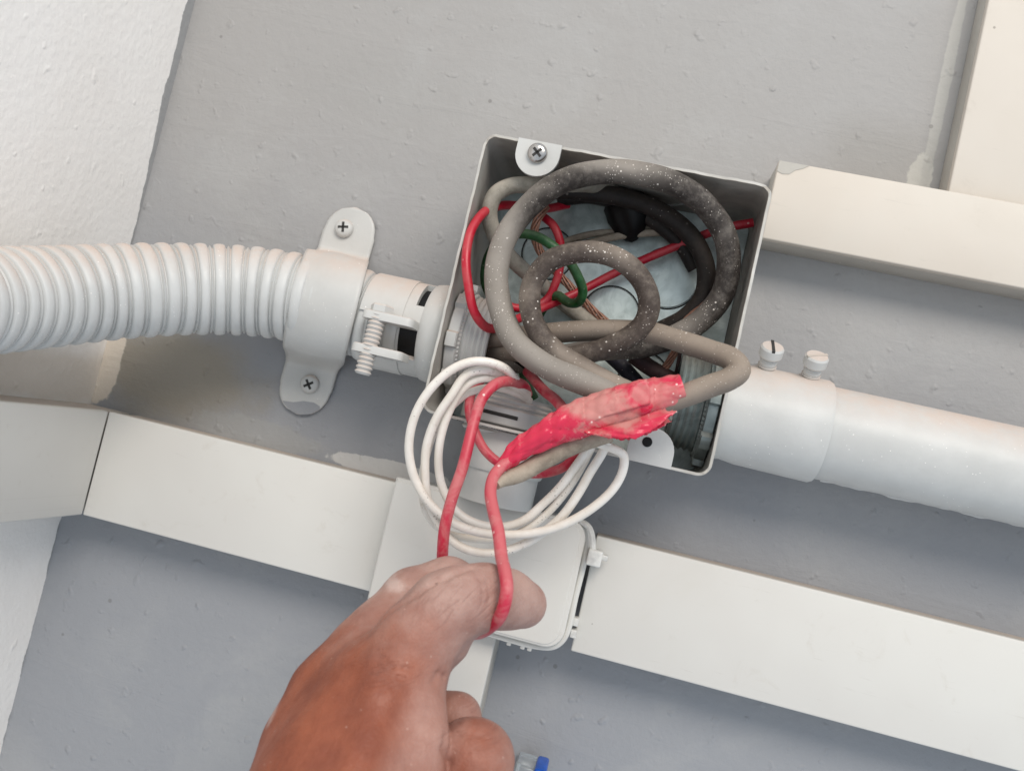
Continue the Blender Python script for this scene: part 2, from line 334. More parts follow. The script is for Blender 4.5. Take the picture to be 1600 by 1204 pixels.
def spline(P_, step):
    "Catmull-Rom (centripetal) through the points, resampled evenly; extra columns ride along"
    P_ = np.array(P_, float); Q = np.vstack([2*P_[0]-P_[1], P_, 2*P_[-1]-P_[-2]]); o = []
    for i in range(1, len(Q)-2):
        p0, p1, p2, p3 = Q[i-1:i+3]
        t0 = 0; t1 = t0+max(np.linalg.norm((p1-p0)[:3])**.5, 1e-6); t2 = t1+max(np.linalg.norm((p2-p1)[:3])**.5, 1e-6); t3 = t2+max(np.linalg.norm((p3-p2)[:3])**.5, 1e-6)
        for t in np.linspace(t1, t2, 24, endpoint=False):
            A1 = (t1-t)/(t1-t0)*p0+(t-t0)/(t1-t0)*p1; A2 = (t2-t)/(t2-t1)*p1+(t-t1)/(t2-t1)*p2; A3 = (t3-t)/(t3-t2)*p2+(t-t2)/(t3-t2)*p3
            B1 = (t2-t)/(t2-t0)*A1+(t-t0)/(t2-t0)*A2; B2 = (t3-t)/(t3-t1)*A2+(t-t1)/(t3-t1)*A3
            o.append((t2-t)/(t2-t1)*B1+(t-t1)/(t2-t1)*B2)
    o.append(P_[-1]); o = np.array(o)
    s = np.concatenate([[0], np.cumsum(np.linalg.norm(np.diff(o[:, :3], axis=0), axis=1))])
    m = max(3, int(s[-1]/step)); ss = np.linspace(0, s[-1], m)
    return np.stack([np.interp(ss, s, o[:, k]) for k in range(o.shape[1])], 1), ss
def sweep(pts, rad, n=20, step=1.0, rfun=None, cap=True, smooth=2):
    C_, s = spline(pts, step); C = C_[:, :3]
    for _ in range(smooth): C[1:-1] = (C[:-2]+2*C[1:-1]+C[2:])/4
    T = np.gradient(C, axis=0); T /= np.linalg.norm(T, axis=1)[:, None]
    _, u, _v = frame(T[0]); V = []
    for i in range(len(C)):
        u = u-T[i]*np.dot(u, T[i]); u /= np.linalg.norm(u); v = np.cross(T[i], u)
        r = C_[i, 3] if C_.shape[1] > 3 else rad
        for k in range(n):
            a = 2*math.pi*k/n; rr = r+(rfun(s[i], a, s[-1]) if rfun else 0)
            V.append(tuple(C[i]+rr*(u*math.cos(a)+v*math.sin(a))))
    Fc = [(i*n+k, i*n+(k+1) % n, (i+1)*n+(k+1) % n, (i+1)*n+k) for i in range(len(C)-1) for k in range(n)]
    if cap: Fc.append(tuple(reversed(range(n)))); Fc.append(tuple(range((len(C)-1)*n, len(C)*n)))
    return V, Fc
def tag(o, label=None, cat=None, group=None, kind=None):
    if label: o['label'] = label
    if cat: o['category'] = cat
    if group: o['group'] = group
    if kind: o['kind'] = kind
    return o
def thing(name, label, cat, loc, group=None):
    o = bpy.data.objects.new(name, None); col.objects.link(o); o.location = B(loc); o.empty_display_size = .01
    return tag(o, label, cat, group)
def obj(name, parts, m, parent=None, angle=35, label=None, cat=None, group=None, kind=None):
    V = []; Fc = []
    for p in parts:
        k = len(V); V += [tuple(q) for q in p[0]]; Fc += [tuple(i+k for i in f) for f in p[1]]
    W = [B(v) for v in V]
    if parent is None:
        c = sum(W, Vector())/len(W)
    else:
        c = Vector(); q = parent
        while q is not None: c += q.location; q = q.parent
    me = bpy.data.meshes.new(name); me.from_pydata([tuple(v-c) for v in W], [], Fc); me.update()
    bm = bmesh.new(); bm.from_mesh(me); bmesh.ops.recalc_face_normals(bm, faces=bm.faces[:]); bm.to_mesh(me); bm.free()
    me.shade_smooth(); me.set_sharp_from_angle(angle=math.radians(angle)); me.materials.append(m)
    o = bpy.data.objects.new(name, me); col.objects.link(o)
    if parent is None: o.location = c
    else: o.parent = parent
    return tag(o, label, cat, group, kind)

# ------------------------------------------------------------------ walls
XC = -237.5
def plane(f, nu, nv):
    V = [f(i/nu, j/nv) for j in range(nv+1) for i in range(nu+1)]
    return V, [(j*(nu+1)+i, j*(nu+1)+i+1, (j+1)*(nu+1)+i+1, (j+1)*(nu+1)+i) for j in range(nv) for i in range(nu)]
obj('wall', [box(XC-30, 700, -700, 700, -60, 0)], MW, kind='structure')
obj('side_wall', [box(XC-60, XC, -700, 700, .05, 700)], MWW, kind='structure')

# ------------------------------------------------------------------ cable trunking
def trunk(label, x0, x1, y0, y1, h, m, horizontal=True, group='white cable trunking on the wall', side=MTS):
    t = thing('cable_trunking', label, 'cable trunking', ((x0+x1)/2, (y0+y1)/2, 0), group)
    obj('base', [box(x0, x1, y0+.7, y1-.7, .1, h-4, .3)], side, t)
    obj('cover', [box(x0-.0, x1, y0, y1, h-4.2, h, .7, 3)], m, t)
    return t
trunk('white trunking sloping down from the inside corner to the junction box, below the flexible conduit', XC+26.04, -69, -142, -92.8, 25, MT)
trunk('wide white trunking running right from the junction box, lowest in the picture', 21.5, 420, -144.2, -94.2, 25, MT)
trunk('cream trunking with a paint-smeared end beside the open box, above the smooth pipe', 62.5, 420, 47.2, 82.4, 22, MTW)
t = trunk('warm white vertical trunking at the top right above the horizontal run', 135.6, 200, 83.2, 500, 16, MTW)
trunk('white vertical trunking going down from the junction box behind the hand', -61.5, -11.2, -520, -144.5, 22, MT)
t = thing('cable_trunking', 'shaded white trunking on the white side wall, left of the corner seam', 'cable trunking', (XC, -118, 150), 'white cable trunking on the wall')
obj('base', [box(XC+.1, XC+22, -141.5, -93.5, 1, 500, .3)], MTS, t)
obj('cover', [box(XC+22-.2, XC+26, -142, -92.8, 25.02, 500, .7, 3)], MT, t)
# paint smear on the end of the upper run
obj('paint_smear', [prism([(62.7, 82.2), (62.7, 77.5), (65, 76.6), (68, 77), (70.5, 79.4), (73, 80.4), (75.5, 82.2)], 22.0, 22.25)], MTS, bpy.data.objects['cable_trunking.002'])

# ------------------------------------------------------------------ plastic junction box on the trunking
t = thing('junction_box', 'white plastic junction box joining the lower trunking, partly behind the fingers', 'junction box', (-25, -116, 0))
obj('body', [prism(rrect(-66, 16.5, -142.5, -91, (7, 7, 1, 1)), .1, 30, .5)], MT, t)
lid = obj('lid', [prism(rrect(-68, 17.5, -143.6, -89.6, (8, 7, .6, .6)), 30.1, 34.2, .8, seg=3),
             prism(rrect(-67.5, 15.4, -142.6, -91, (6.5, 5.5, .6, .6)), 34.0, 34.7, .5, seg=3)], MT, t)
obj('rim', [sweep([(-20, -145, 29.5), (8, -145, 29.5), (14.5, -143.2, 29.5), (18.0, -138, 30.5), (18.6, -120, 31), (18.6, -100, 31), (17.0, -92.6, 31), (12, -89.2, 30.5)], 1.3, 10)], MT, t)
for x in (-5.5, 0.5, 3.5, 19.6, 19.8):
    y = -146 if x < 10 else (-131 if x < 19.7 else -136)
    obj('clip', [box(x, x+(2.0 if x < 10 else 2.6), y-1.8, y+1.6, 24, 30, .4)], MNY, t)
t = thing('cable_tie', 'small white nylon cable tie poking out beside the junction box', 'cable tie', (23, -102, 35))
q = [PX(908, 815, 33), PX(920, 822, 35), PX(926, 840, 36), PX(926, 862, 36)]
obj('strap', [sweep(q, 1.3, 8)], MNY, t)
c = PX(929, 871, 36); obj('head', [box(c[0]-3, c[0]+3, c[1]-3.4, c[1]+3.4, 31, 38, .8, 3)], MNY, t)
c = PX(944, 871, 33); obj('tail', [box(c[0]-2.6, c[0]+1.6, c[1]-1.2, c[1]+1.2, 30, 34, .5)], MNY, t)

# ------------------------------------------------------------------ metal junction box
HB = 56; R = 59.5
t = thing('metal_box', 'open square metal electrical box full of cables, screwed lug at its top edge', 'electrical box', (0, 0, 0)); EB = t
def ringwall(z0, z1, ro, ri, wob=0):
    A = rrect(-R, R, -R, R, ro, 8); Bq = rrect(-R+1.25, R-1.25, -R+1.25, R-1.25, ri, 8); n = len(A); V = []
    A2 = []; B2 = []
    for (poly, dst) in ((A, A2), (Bq, B2)):
        for i in range(n):
            p = np.array(poly[i]); q = np.array(poly[(i+1) % n]); m = max(1, int(np.linalg.norm(q-p)/2.5))
            m = 46 if np.linalg.norm(q-p) > 50 else 1
            for k in range(m): dst.append(p+(q-p)*k/m)
    n = len(A2)
    for i in range(n):
        dz = .35*math.sin(i*.7)+.25*math.sin(i*1.9+1) if wob else 0
        for (p, z) in ((A2[i], z0), (A2[i], z1+dz-.4), (A2[i]*.997, z1+dz), (B2[i], z1+dz), (B2[i], z0)): V.append((p[0], p[1], z))
    return V, [(i*5+k, i*5+(k+1) % 5, ((i+1) % n)*5+(k+1) % 5, ((i+1) % n)*5+k) for i in range(n) for k in range(5)]
def painted_inside():
    "outside painted grey with the wall, inside bare steel: split by which way the face looks"
    n = N('box_side'); x, y, z = n.sep()
    ax = n.math('MAXIMUM', n.math('ABSOLUTE', x), n.math('ABSOLUTE', z))
    inside = n.math('LESS_THAN', n.math('ADD', ax, n.math('MULTIPLY', n.noise(300, 3), .0004)), (R-.9)*S)
    steel = n.mix(n.ramp(n.noise(60, 6, .65, 1), .3, .7), lin(172, 166, 158), lin(140, 134, 127))
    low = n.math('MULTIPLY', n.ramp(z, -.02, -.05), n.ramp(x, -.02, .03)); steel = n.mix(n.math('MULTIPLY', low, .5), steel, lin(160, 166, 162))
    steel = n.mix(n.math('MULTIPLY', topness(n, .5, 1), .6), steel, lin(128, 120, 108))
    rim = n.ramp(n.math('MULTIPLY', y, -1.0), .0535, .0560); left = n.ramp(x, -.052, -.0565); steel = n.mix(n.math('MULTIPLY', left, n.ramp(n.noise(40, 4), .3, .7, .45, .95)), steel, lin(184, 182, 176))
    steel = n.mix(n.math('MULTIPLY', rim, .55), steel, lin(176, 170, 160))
    p = n.mix(n.ramp(n.noise(50, 5), .35, .65), lin(196, 194, 189), lin(182, 179, 172))
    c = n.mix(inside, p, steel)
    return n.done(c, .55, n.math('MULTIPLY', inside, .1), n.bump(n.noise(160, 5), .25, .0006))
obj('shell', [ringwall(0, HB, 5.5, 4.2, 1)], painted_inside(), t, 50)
obj('back', [prism(rrect(-R+1.5, R-1.5, -R+1.5, R-1.5, 4), .3, 1.8)], MGB, t)
def ko(cx, cy, r):
    obj('knockout', [lathe([(0, r-.2), (.5, r-.2), (.7, r-.5), (.7, .01)], (cx, cy, 1.7), (0, 0, 1), 48, close=False),
                     ], MGB, t, 4)
    obj('knockout_groove', [ring(0, .25, r, r+.7, (cx, cy, 1.75), (0, 0, 1), 48, .05)], MDK, t)
    obj('knockout_tab', [box(cx+r-1.5, cx+r+2, cy-2, cy+2, 1.8, 2.7, .3)], MGB, t)
obj('knockout_edge', [lathe([(0, 25.2), (.5, 25.2), (.7, 24.6), (.5, 24.0), (0, 24.0)], (6, R-1.3, 27.5), (0, -1, 0), 72, close=False)], MP, t)
ko(27, 26, 14); ko(5, 4, 13); ko(26, -21, 11); ko(-30, 26, 12)
def tabshape(sgn):
    cx = -36 if sgn > 0 else 35
    yb = R*sgn
    yt = 44.8*sgn
    p = []
    r = 9.2
    for i in range(17):
        a = math.pi*i/16; p.append((cx+r*math.cos(a), (abs(yt)+r)*sgn-r*math.sin(a)*sgn))
    p += [(cx-r, yb), (cx+r, yb)]
    return p
obj('lug', [prism(tabshape(1), HB-.9, HB+.9, .3)], MP, t, label='upper lug holding the cover screw')
obj('lug', [prism(tabshape(-1), HB-1.1, HB+.7, .3)], MP, t, label='lower lug with an empty screw hole')
obj('screw_hole', [lathe([(0, 2.0), (.2, 2.0), (.25, .01)], (33.0, -51.0, HB+.72), (0, 0, 1), 20)], MBK, t)
def phillips(t, c, ax, r, m, hgt=2.6, slot=False, turn=.3, mslot=MDK):
    prof = [(0, r*.98)]+[(hgt*(.25+.75*math.sin(a)), r*(.98 if a < .1 else math.cos(a)**.6)) for a in np.linspace(0, 1.35, 8)]+[(hgt, .01)]
    s = obj('screw', [lathe(prof, c, ax, 28, close=False)], m, t, 60)
    a_, u, v = frame(ax); c = np.array(c, float); P2 = []
    for ang in ([turn] if slot else [turn, turn+math.pi/2]):
        d = u*math.cos(ang)+v*math.sin(ang); e = np.cross(a_, d); L = r*(.95 if slot else .55); w_ = r*.13
        V = [tuple(c+d*sx*L+e*sy*w_+a_*(hgt*.72 if sz < 0 else hgt*1.02-(.0))) for sx in (-1, 1) for sy in (-1, 1) for sz in (-1, 1)]
        P2.append((V, [(0, 1, 3, 2), (4, 6, 7, 5), (0, 4, 5, 1), (2, 3, 7, 6), (0, 2, 6, 4), (1, 5, 7, 3)]))
    obj('slot' if slot else 'cross_recess', P2, mslot, s)
    return s
phillips(t, (-36, 54.2, HB+.9), (0.05, -.1, 1), 4.2, MSC, 3.0, turn=.85)
# stencil-like black scribble on the lower rim, with the slot in the ring above
# ------------------------------------------------------------------ left: flexible conduit, strap, clamp connector
CY, CZ = -24.5, 26
def flexr(s, a, L):
    p = 7.7; ph = (s/p) % 1
    if ph < .66: r = .25+.75*max(0, 1-abs((ph-.33)/.33)**2.6)
    elif .75 < ph < .93: r = -.95+1.15*math.sin((ph-.75)/.18*math.pi)
    else: r = -.95
    return r
def fc(px, py, h): q = PX(px, py, h); return tuple(q)
fpts = [(-80, CY, CZ), (-98, CY+.8, CZ+.2), (-114, CY+2.2, CZ+2.5)]
for (px, py, h) in ((412, 457, 34), (320, 452, 44), (240, 453, 57), (150, 458, 73), (60, 465, 93), (-30, 470, 116), (-140, 474, 146), (-260, 478, 185)):
    fpts.append(fc(px, py, h))
obj('flexible_conduit', [sweep(fpts, 19.2, 72, .385, flexr, True, 60)], MPF, None, 50, 'ribbed grey flexible conduit bending in from the left into a strap', 'conduit')
# strap: loft of the mid line
t = thing('pipe_strap', 'two-hole painted metal strap over the flexible conduit, corner of its lower end unpainted', 'pipe strap', (-128, -22, 0))
def strap():
    path = []
    cy, rr = -22.5, 22.4
    for y in np.linspace(29.5, 3, 16): path.append((y, 1.6, 0))
    for a in np.linspace(-8, 188, 40):
        aa = math.radians(a); yy = cy+rr*math.cos(aa)*1.02; zz = max(1.6, 26+math.sin(aa)*rr*.98 if a > 0 and a < 180 else 26+math.sin(aa)*60)
        path.append((yy, zz, 1))
    for y in np.linspace(-48, -74.5, 16): path.append((y, 1.6, 0))
    P3 = np.array(path); 
    for _ in range(3): P3[1:-1, :2] = (P3[:-2, :2]+2*P3[1:-1, :2]+P3[2:, :2])/4
    V = []; Fc = []; n = 17
    for i, (y, z, f) in enumerate(P3):
        f = min(1, max(0, (z-2)/14)); hw = 13.2+1.6*f
        e = min(29.5-y, y+74.5)
        if e < 12.6: hw = min(hw, 12.6*math.sqrt(max(0.0015, 1-((12.6-e)/12.6)**2)))
        for k in range(n):
            u = -1+2*k/(n-1)
            ny = (y-cy)/rr if f > .2 else 0; 
            bulge = 1.5*f*math.exp(-(u*1.9)**2)-.9*f*max(0, abs(u)-.72)
            zz = z+bulge*max(0, (z-20)/28); yy = y+bulge*ny*.6
            V.append((-128.6+.035*(yy+22)*(1-f)+u*hw+.33*max(0, z-1.6)*1.0, yy, zz))
    for i in range(len(P3)-1):
        for k in range(n-1): Fc.append((i*n+k, i*n+k+1, (i+1)*n+k+1, (i+1)*n+k))
    return V, Fc
sb = obj('band', [strap()], MP, t, 60)
md = sb.modifiers.new('thickness', 'SOLIDIFY'); md.thickness = .0016; md.offset = 0
phillips(t, (-129.8, 18, 2.4), (0.05, .1, 1), 4.6, MP, 3.2, turn=.2)
phillips(t, (-127.8, -59, 2.4), (0.05, -.1, 1), 4.6, MP, 3.2, turn=.6)
cx0, cy0, r0 = -130.0, -61.8, 12.4
pp = [(cx0+r0*math.cos(a), cy0+r0*math.sin(a)) for a in np.linspace(math.radians(-140), math.radians(-38), 12)]
pp += [(-120.6, -68.3), (-124, -67.2), (-129, -67.6), (-134, -69.3)]
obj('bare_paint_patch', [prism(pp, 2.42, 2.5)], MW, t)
# clamp connector
t = thing('conduit_connector', 'painted clamp connector with a vertical screw between strap and open box', 'conduit connector', (-80, CY, CZ))
O = (0, CY, CZ)
obj('gap_shade_core', [ring(-79.5, -61, 14, 18.4, O, (1, 0, 0))], MBK, t)  # black core puts the shade inside the clamp gaps into colour
obj('liner', [ring(-99, -79, 14, 18.6, O, (1, 0, 0))], MP, t)
obj('clamp_body', [arc_shell(-97.5, -78.5, 17.5, 21.4, 4, 318, O, n=60), arc_shell(-78.6, -69.5, 17.8, 20.9, 70, 316, O, n=40),
                   arc_shell(-78.6, -69.5, 17.8, 20.9, 2, 24, O, n=6), arc_shell(-78.6, -74.2, 17.8, 20.9, 23, 71, O, n=16)], MP, t, 35)
obj('hub', [lathe([(-70.6, 17), (-70.6, 20.8), (-69.8, 21.6), (-66, 22.3), (-62.5, 21.6), (-60.4, 19.5), (-60.4, 15)], O, (1, 0, 0), 64, close=False)], MP, t, 40)
ear = rrect(-93.0, -70.5, 0, 15, 3.2)
for (yy, nm) in ((-26.8, 'upper'), (-41.2, 'lower')):
    V, Fc = prism([(p[0], p[1]) for p in ear], 0, 3.6, .8); V = [(v[0]-(1.2 if nm == 'lower' else 0), yy+v[2], 44+v[1]-1.5) for v in V]
    obj('clamp_ear', [(V, Fc)], MP, t)
def thr(y0, y1, r, pitch, o, ax, depth=.5, n=28):
    m = int((y1-y0)/pitch*8); return lathe([(y0, .01)]+[(y0+(y1-y0)*i/m, r-depth*abs(((i % 8)/4)-1)) for i in range(m+1)]+[(y1, .01)], o, ax, n, close=False)
obj('clamp_screw', [thr(-50.2, -24.6, 3.7, 1.9, (-85.6, 0, 54.4), (.03, 1, 0), .9)], MP, t, 20)
obj('clamp_screw_head', [lathe([(0, .01), (0, 5), (2.6, 5), (3.4, 4.2), (3.4, .01)], (-86, -23.2, 52.6), (0, 1, 0), 6, close=False)], MP, t)
def nut(r, teeth, w=6):
    def rf(a, i):
        k = (a*teeth/(2*math.pi)) % 1
        return 1.0+(.10 if k < .32 else 0)
    return rf
def locknut(t, o, ax, t0, t1, r, teeth=8, m=MP):
    n_ = obj('locknut', [lathe([(t0, r*.8), (t0, r*.97), (t0+.5, r), (t1-.5, r), (t1, r*.97), (t1, r*.8)], o, ax, 160, nut(r, teeth), close=False)], m, t, 30)
    # knurled inner edge
    obj('knurl', [lathe([(t1-.2, r*.82), (t1-.2, r*.93), (t1+.8, r*.90), (t1+.8, r*.82)], o, ax, 288, lambda a, i: 1+.012*math.sin(a*72), close=False)], m, t, 30)
locknut(t, O, (1, 0, 0), -57.6, -52.6, 22.6)
def threads(t0, t1, ro, ri, o, ax, pitch=1.9, n=64, d=.9):
    m = int((t1-t0)/pitch*8); pr = [(t0, ri)]+[(t0+(t1-t0)*i/m, ro-d*abs(((i % 8)/4)-1)) for i in range(m+1)]+[(t1, ri), (t0, ri)]
    return lathe(pr, o, ax, n, close=False)
obj('thread', [threads(-61, -40.5, 20.2, 17, O, (1, 0, 0), 2.3)], MP, t, 20)
# ------------------------------------------------------------------ right: coupling and smooth pipe
t = thing('pipe_coupling', 'painted coupling with two set screws on top between open box and smooth pipe', 'coupling', (80, -30, 29))
O2 = (0, -30.2, 29.5)
obj('sleeve', [lathe([(59.8, 16), (59.8, 20.3), (62, 20.6), (64, 20.4), (70, 21.2), (100.5, 21.6), (101.8, 21.0), (101.9, 19.6), (101.9, 17)], O2, (1, 0, 0), 72, close=False)], MP, t, 40)
for (x, a) in ((74.2, 1.62), (92.0, .5)):
    axs = (0.0, .80, .6); b0 = np.array([x, -11.2, 34.5]); a_, u, v = frame(axs)
    s = obj('set_screw', [lathe([(0, .01), (0, 5.2), (.8, 5.2), (1.0, 3.3), (2.2, 3.9), (2.3, 3.3), (3.4, 3.9), (3.5, 3.3), (5.0, 3.6), (5.6, 3.3), (6.2, 3.8), (6.8, 3.3), (7.4, 4.3), (8.2, 4.8), (11.6, 4.8), (12.4, 4.2), (12.6, .01)], b0, axs, 28, close=False)], MP, t, 30)
    d = u*math.cos(a)+v*math.sin(a); e = np.cross(a_, d)
    V = [tuple(b0+d*sx*4.7+e*sy*.6+a_*z_) for sx in (-1, 1) for sy in (-1, 1) for z_ in (10.8, 12.72)]
    obj('slot', [(V, [(0, 1, 3, 2), (4, 6, 7, 5), (0, 4, 5, 1), (2, 3, 7, 6), (0, 2, 6, 4), (1, 5, 7, 3)])], MDK if x < 80 else MTS, s)
locknut(t, O2, (-1, 0, 0), -57.8, -53.0, 23.6, 8, MZ)
obj('thread', [threads(40, 60.5, 20.2, 16.5, O2, (1, 0, 0), 2.6, d=1.1)], MZ, t, 20)
pr = [(101.0+i*4.0, 19.5) for i in range(80)]
obj('smooth_pipe', [lathe([(98, 17)]+[(98, 19.5)]+pr, O2, (1, 0, 0), 72, close=False),], MP, None, 40, 'smooth painted rigid pipe running right from the coupling', 'pipe')
obj('paint_ridge', [sweep([(x, -49.2+.35*math.sin(x*.4), 27+1.5*math.sin(x*.13)) for x in np.arange(106, 400, 6)], 1, 8, 1.5, lambda s, a, L: -.35+.22*math.sin(s*.23)+.12*math.sin(s*.9)+.12*math.sin(s*.057))], MP, bpy.data.objects['smooth_pipe'])
# ------------------------------------------------------------------ bottom connector and short pipe
t = thing('bottom_connector', 'painted threaded connector in the bottom wall of the open box, behind the coiled wires', 'conduit connector', (-27, -60, 29))
O3 = (-27, 0, 30); DN = (0, 1, 0)
obj('thread', [threads(-62, -44.8, 18.6, 15.2, O3, DN, 2.0)], MP, t, 20)
obj('collar', [ring(-57.6, -50.2, 18, 20.2, O3, DN, 72, .5)], MP, t)
a0 = math.asin(20.2*0); sl = [(-27+20.35*math.sin(a), -53.4-.3*a, 30+20.35*math.cos(a)) for a in np.linspace(-.42, .34, 14)]
obj('slot', [sweep(sl, .75, 8, .6)], MDK, t)
t2 = thing('short_pipe', 'short painted pipe dropping from the open box to the plastic junction box', 'pipe', (-24, -75, 30))
obj('sleeve', [lathe([(-60.2, 13), (-60.2, 17.6), (-62, 18), (-76, 17.6), (-77.2, 17.0), (-77.2, 16.2), (-90.8, 16.2)], (-24, 0, 31), DN, 64, close=False)], MP, t2, 40)
# marks on the rim of the box below the connector
mk = []
for i in range(34):
    if random.random() < .22 or 22 < i < 26: continue
    x = -46+i*1.05; L = random.uniform(.3, .85); h = random.uniform(-.35, .35)
    mk.append(sweep([(x, -R-.05, 53.4+h), (x+L*.5, -R-.05, 53.9-h), (x+L, -R-.05, 53.4+h*.4)], .16, 5, .3))
# ------------------------------------------------------------------ cables inside the box
def pc1(L): # crop-1 pixels -> image pixels
    return [(640+x/2.6667, 180+y/2.6667, z) for x, y, z in L]
def pc2(L): return [(600+x/2.857, 500+y/2.857, z) for x, y, z in L]
def W(L): return [tuple(PX(*p)) for p in L]
def cable(name, L, r, m, label, cat='cable', step=1.0, n=20, rf=None, group=None):
    return obj(name, [sweep(W(L), r, n, step, rf)], m, None, 60, label, cat, group)
wob = lambda s, a, L: .09*math.sin(s*.13+a)+.05*math.sin(s*.37+2*a)
BIG = obj('thick_cable', [sweep(W(pc1([(-60, 900, 20), (60, 915, 22), (180, 930, 26), (290, 930, 33), (430, 925, 42), (600, 905, 50), (800, 897, 56), (1000, 905, 62), (1140, 945, 68), (1260, 985, 74), (1345, 1020, 79), (1372, 1062, 82), (1330, 1098, 83), (1250, 1128, 83), (1130, 1175, 83), (1000, 1215, 82)])), 4.3, 24, .8, wob, smooth=1)], MCB, None, 60,
    'dusty grey cable crossing the open box and bending back sharply into the red tape', 'cable', 'thick dusty cables coiled in the box')
cable('thick_cable', pc1([(1090, 1215, 80), (1030, 1215, 79), (900, 1190, 78), (740, 1120, 77), (580, 1050, 75), (440, 940, 71), (380, 810, 66), (362, 660, 62), (400, 510, 60), (490, 385, 60), (620, 285, 62), (790, 238, 62), (960, 243, 60), (1120, 295, 57), (1240, 385, 52), (1318, 510, 47), (1328, 640, 43), (1300, 750, 40), (1220, 850, 38), (1120, 915, 36), (980, 960, 35), (800, 975, 32), (600, 1010, 26), (420, 1030, 22), (240, 1020, 22), (80, 990, 24), (-40, 960, 24)]), 4.9, MCB1,
    'dusty dark cable making the largest loop in the open box', n=24, rf=wob, group='thick dusty cables coiled in the box')
cable('thick_cable', pc1([(1060, 1205, 78), (990, 1180, 77), (860, 1130, 75), (730, 1060, 74), (610, 985, 73), (530, 890, 72), (500, 780, 72), (515, 690, 72), (580, 610, 73), (670, 577, 74), (780, 572, 74), (890, 610, 72), (970, 690, 70), (1000, 780, 68), (980, 860, 66), (910, 925, 64), (800, 975, 62), (700, 1000, 60), (620, 1010, 54), (560, 1000, 48), (440, 985, 40), (300, 975, 28), (120, 950, 24), (-20, 920, 22)]), 4.2, MCB2,
    'dusty cable making the smaller inner loop in front of the largest loop', n=24, rf=wob, group='thick dusty cables coiled in the box')
obj('thick_cable', [sweep(W(pc1([(1040, 400, 8), (930, 330, 10), (820, 300, 20), (720, 288, 34), (620, 286, 43), (520, 290, 46), (420, 296, 46), (355, 335, 46), (332, 410, 44), (350, 490, 40), (400, 570, 34), (470, 640, 26), (560, 715, 18), (650, 790, 12), (740, 855, 9), (820, 920, 7)])), 3.5, 20, 1, wob)], MCL, None, 60,
    'pale grey cable hooked round the upper left inside of the box', 'cable', 'thick dusty cables coiled in the box')
cable('black_cable', pc1([(560, 310, 26), (720, 320, 24), (900, 345, 22), (1040, 400, 22), (1150, 480, 22), (1215, 570, 22), (1238, 670, 22), (1215, 770, 22), (1150, 840, 20), (1060, 890, 16), (960, 940, 10)]), 4.1, MCD,
    'black cable curving deep inside the box behind the largest loop', rf=wob, group='dark cables in the back of the box')
cable('black_cable', pc1([(620, 350, 12), (760, 340, 14), (900, 375, 14), (1030, 450, 13), (1130, 540, 12), (1190, 640, 10)]), 3.4, MCD,
    'thinner black cable deepest in the upper back of the box', rf=wob, group='dark cables in the back of the box')
obj('insulated_splice', [lathe([(-12, .01), (-11.3, 2.4), (-7, 6.5), (-2, 9), (4, 10.5), (9, 9.5), (12, 6), (13, .01)], PX(984, 338, 10), (-.3, 1, .1), 40, lambda a, i: 1+.10*math.sin(a*3+i*.5)+.05*math.sin(a*7+i), close=False)], MBK, None, 60,
    'black lump of insulating tape in the upper back of the box', 'insulated splice')
cable('black_cable', pc1([(-40, 930, 14), (60, 960, 15), (200, 985, 18), (330, 990, 22), (430, 1000, 24), (520, 1040, 26)]), 4.0, MBK, 'black cable leaving the box through the left connector', rf=wob, group='dark cables in the back of the box')
cable('dark_cable', pc1([(820, 985, 14), (900, 1060, 14), (960, 1130, 14), (1010, 1200, 14)]), 3.4, MNV, 'navy cable running down in the lower right of the box', group='dark cables in the back of the box')
cable('dark_cable', pc1([(930, 1000, 24), (1000, 1050, 22), (1080, 1095, 20), (1170, 1140, 20), (1240, 1160, 24)]), 3.6, MMA, 'maroon cable running to the right connector', group='dark cables in the back of the box')
cable('red_wire', pc1([(1430, 448, 24), (1345, 463, 24), (1250, 490, 18), (1150, 530, 14), (980, 600, 12), (860, 655, 12), (740, 718, 13), (640, 765, 16), (540, 808, 22), (430, 858, 32), (370, 885, 42), (318, 882, 50), (270, 820, 56), (245, 710, 58), (235, 600, 58), (255, 485, 55), (310, 405, 48), (380, 377, 38), (460, 378, 28), (560, 390, 18), (660, 372, 10)]), 1.95, MRK,
    'red wire looping out over the left side of the box and straight back across it', 'wire', group='thin wires inside the box')
cable('red_wire', pc1([(560, 425, 20), (600, 460, 22), (628, 530, 22), (630, 610, 21), (608, 700, 20), (570, 770, 20), (500, 800, 22), (415, 795, 26), (380, 740, 26)]), 1.9, MRK,
    'shorter red wire curling behind the green wire in the box', 'wire', group='thin wires inside the box')
cable('green_wire', pc1([(340, 760, 16), (315, 700, 18), (318, 620, 20), (350, 550, 26), (410, 505, 34), (480, 494, 40), (540, 510, 42), (610, 555, 42), (665, 610, 40), (705, 680, 36), (722, 735, 32), (706, 778, 28), (665, 782, 24), (610, 750, 20), (560, 800, 16), (500, 920, 14), (470, 1040, 18), (490, 1120, 24), (520, 1180, 22)]), 2.1, MGR,
    'green wire curling in the left half of the box', 'wire', group='thin wires inside the box')
cable('cream_wire', pc1([(600, 545, 6), (680, 515, 7), (780, 492, 8), (880, 486, 8), (1000, 470, 8), (1110, 465, 7)]), 1.6, MCC, 'cream wire across the back of the box, upper of the pair', 'wire', group='thin wires inside the box')
cable('cream_wire', pc1([(660, 560, 9), (760, 530, 10), (880, 502, 11), (1000, 490, 11), (1130, 488, 10)]), 1.7, MCC, 'cream wire across the back of the box, lower of the pair', 'wire', group='thin wires inside the box')
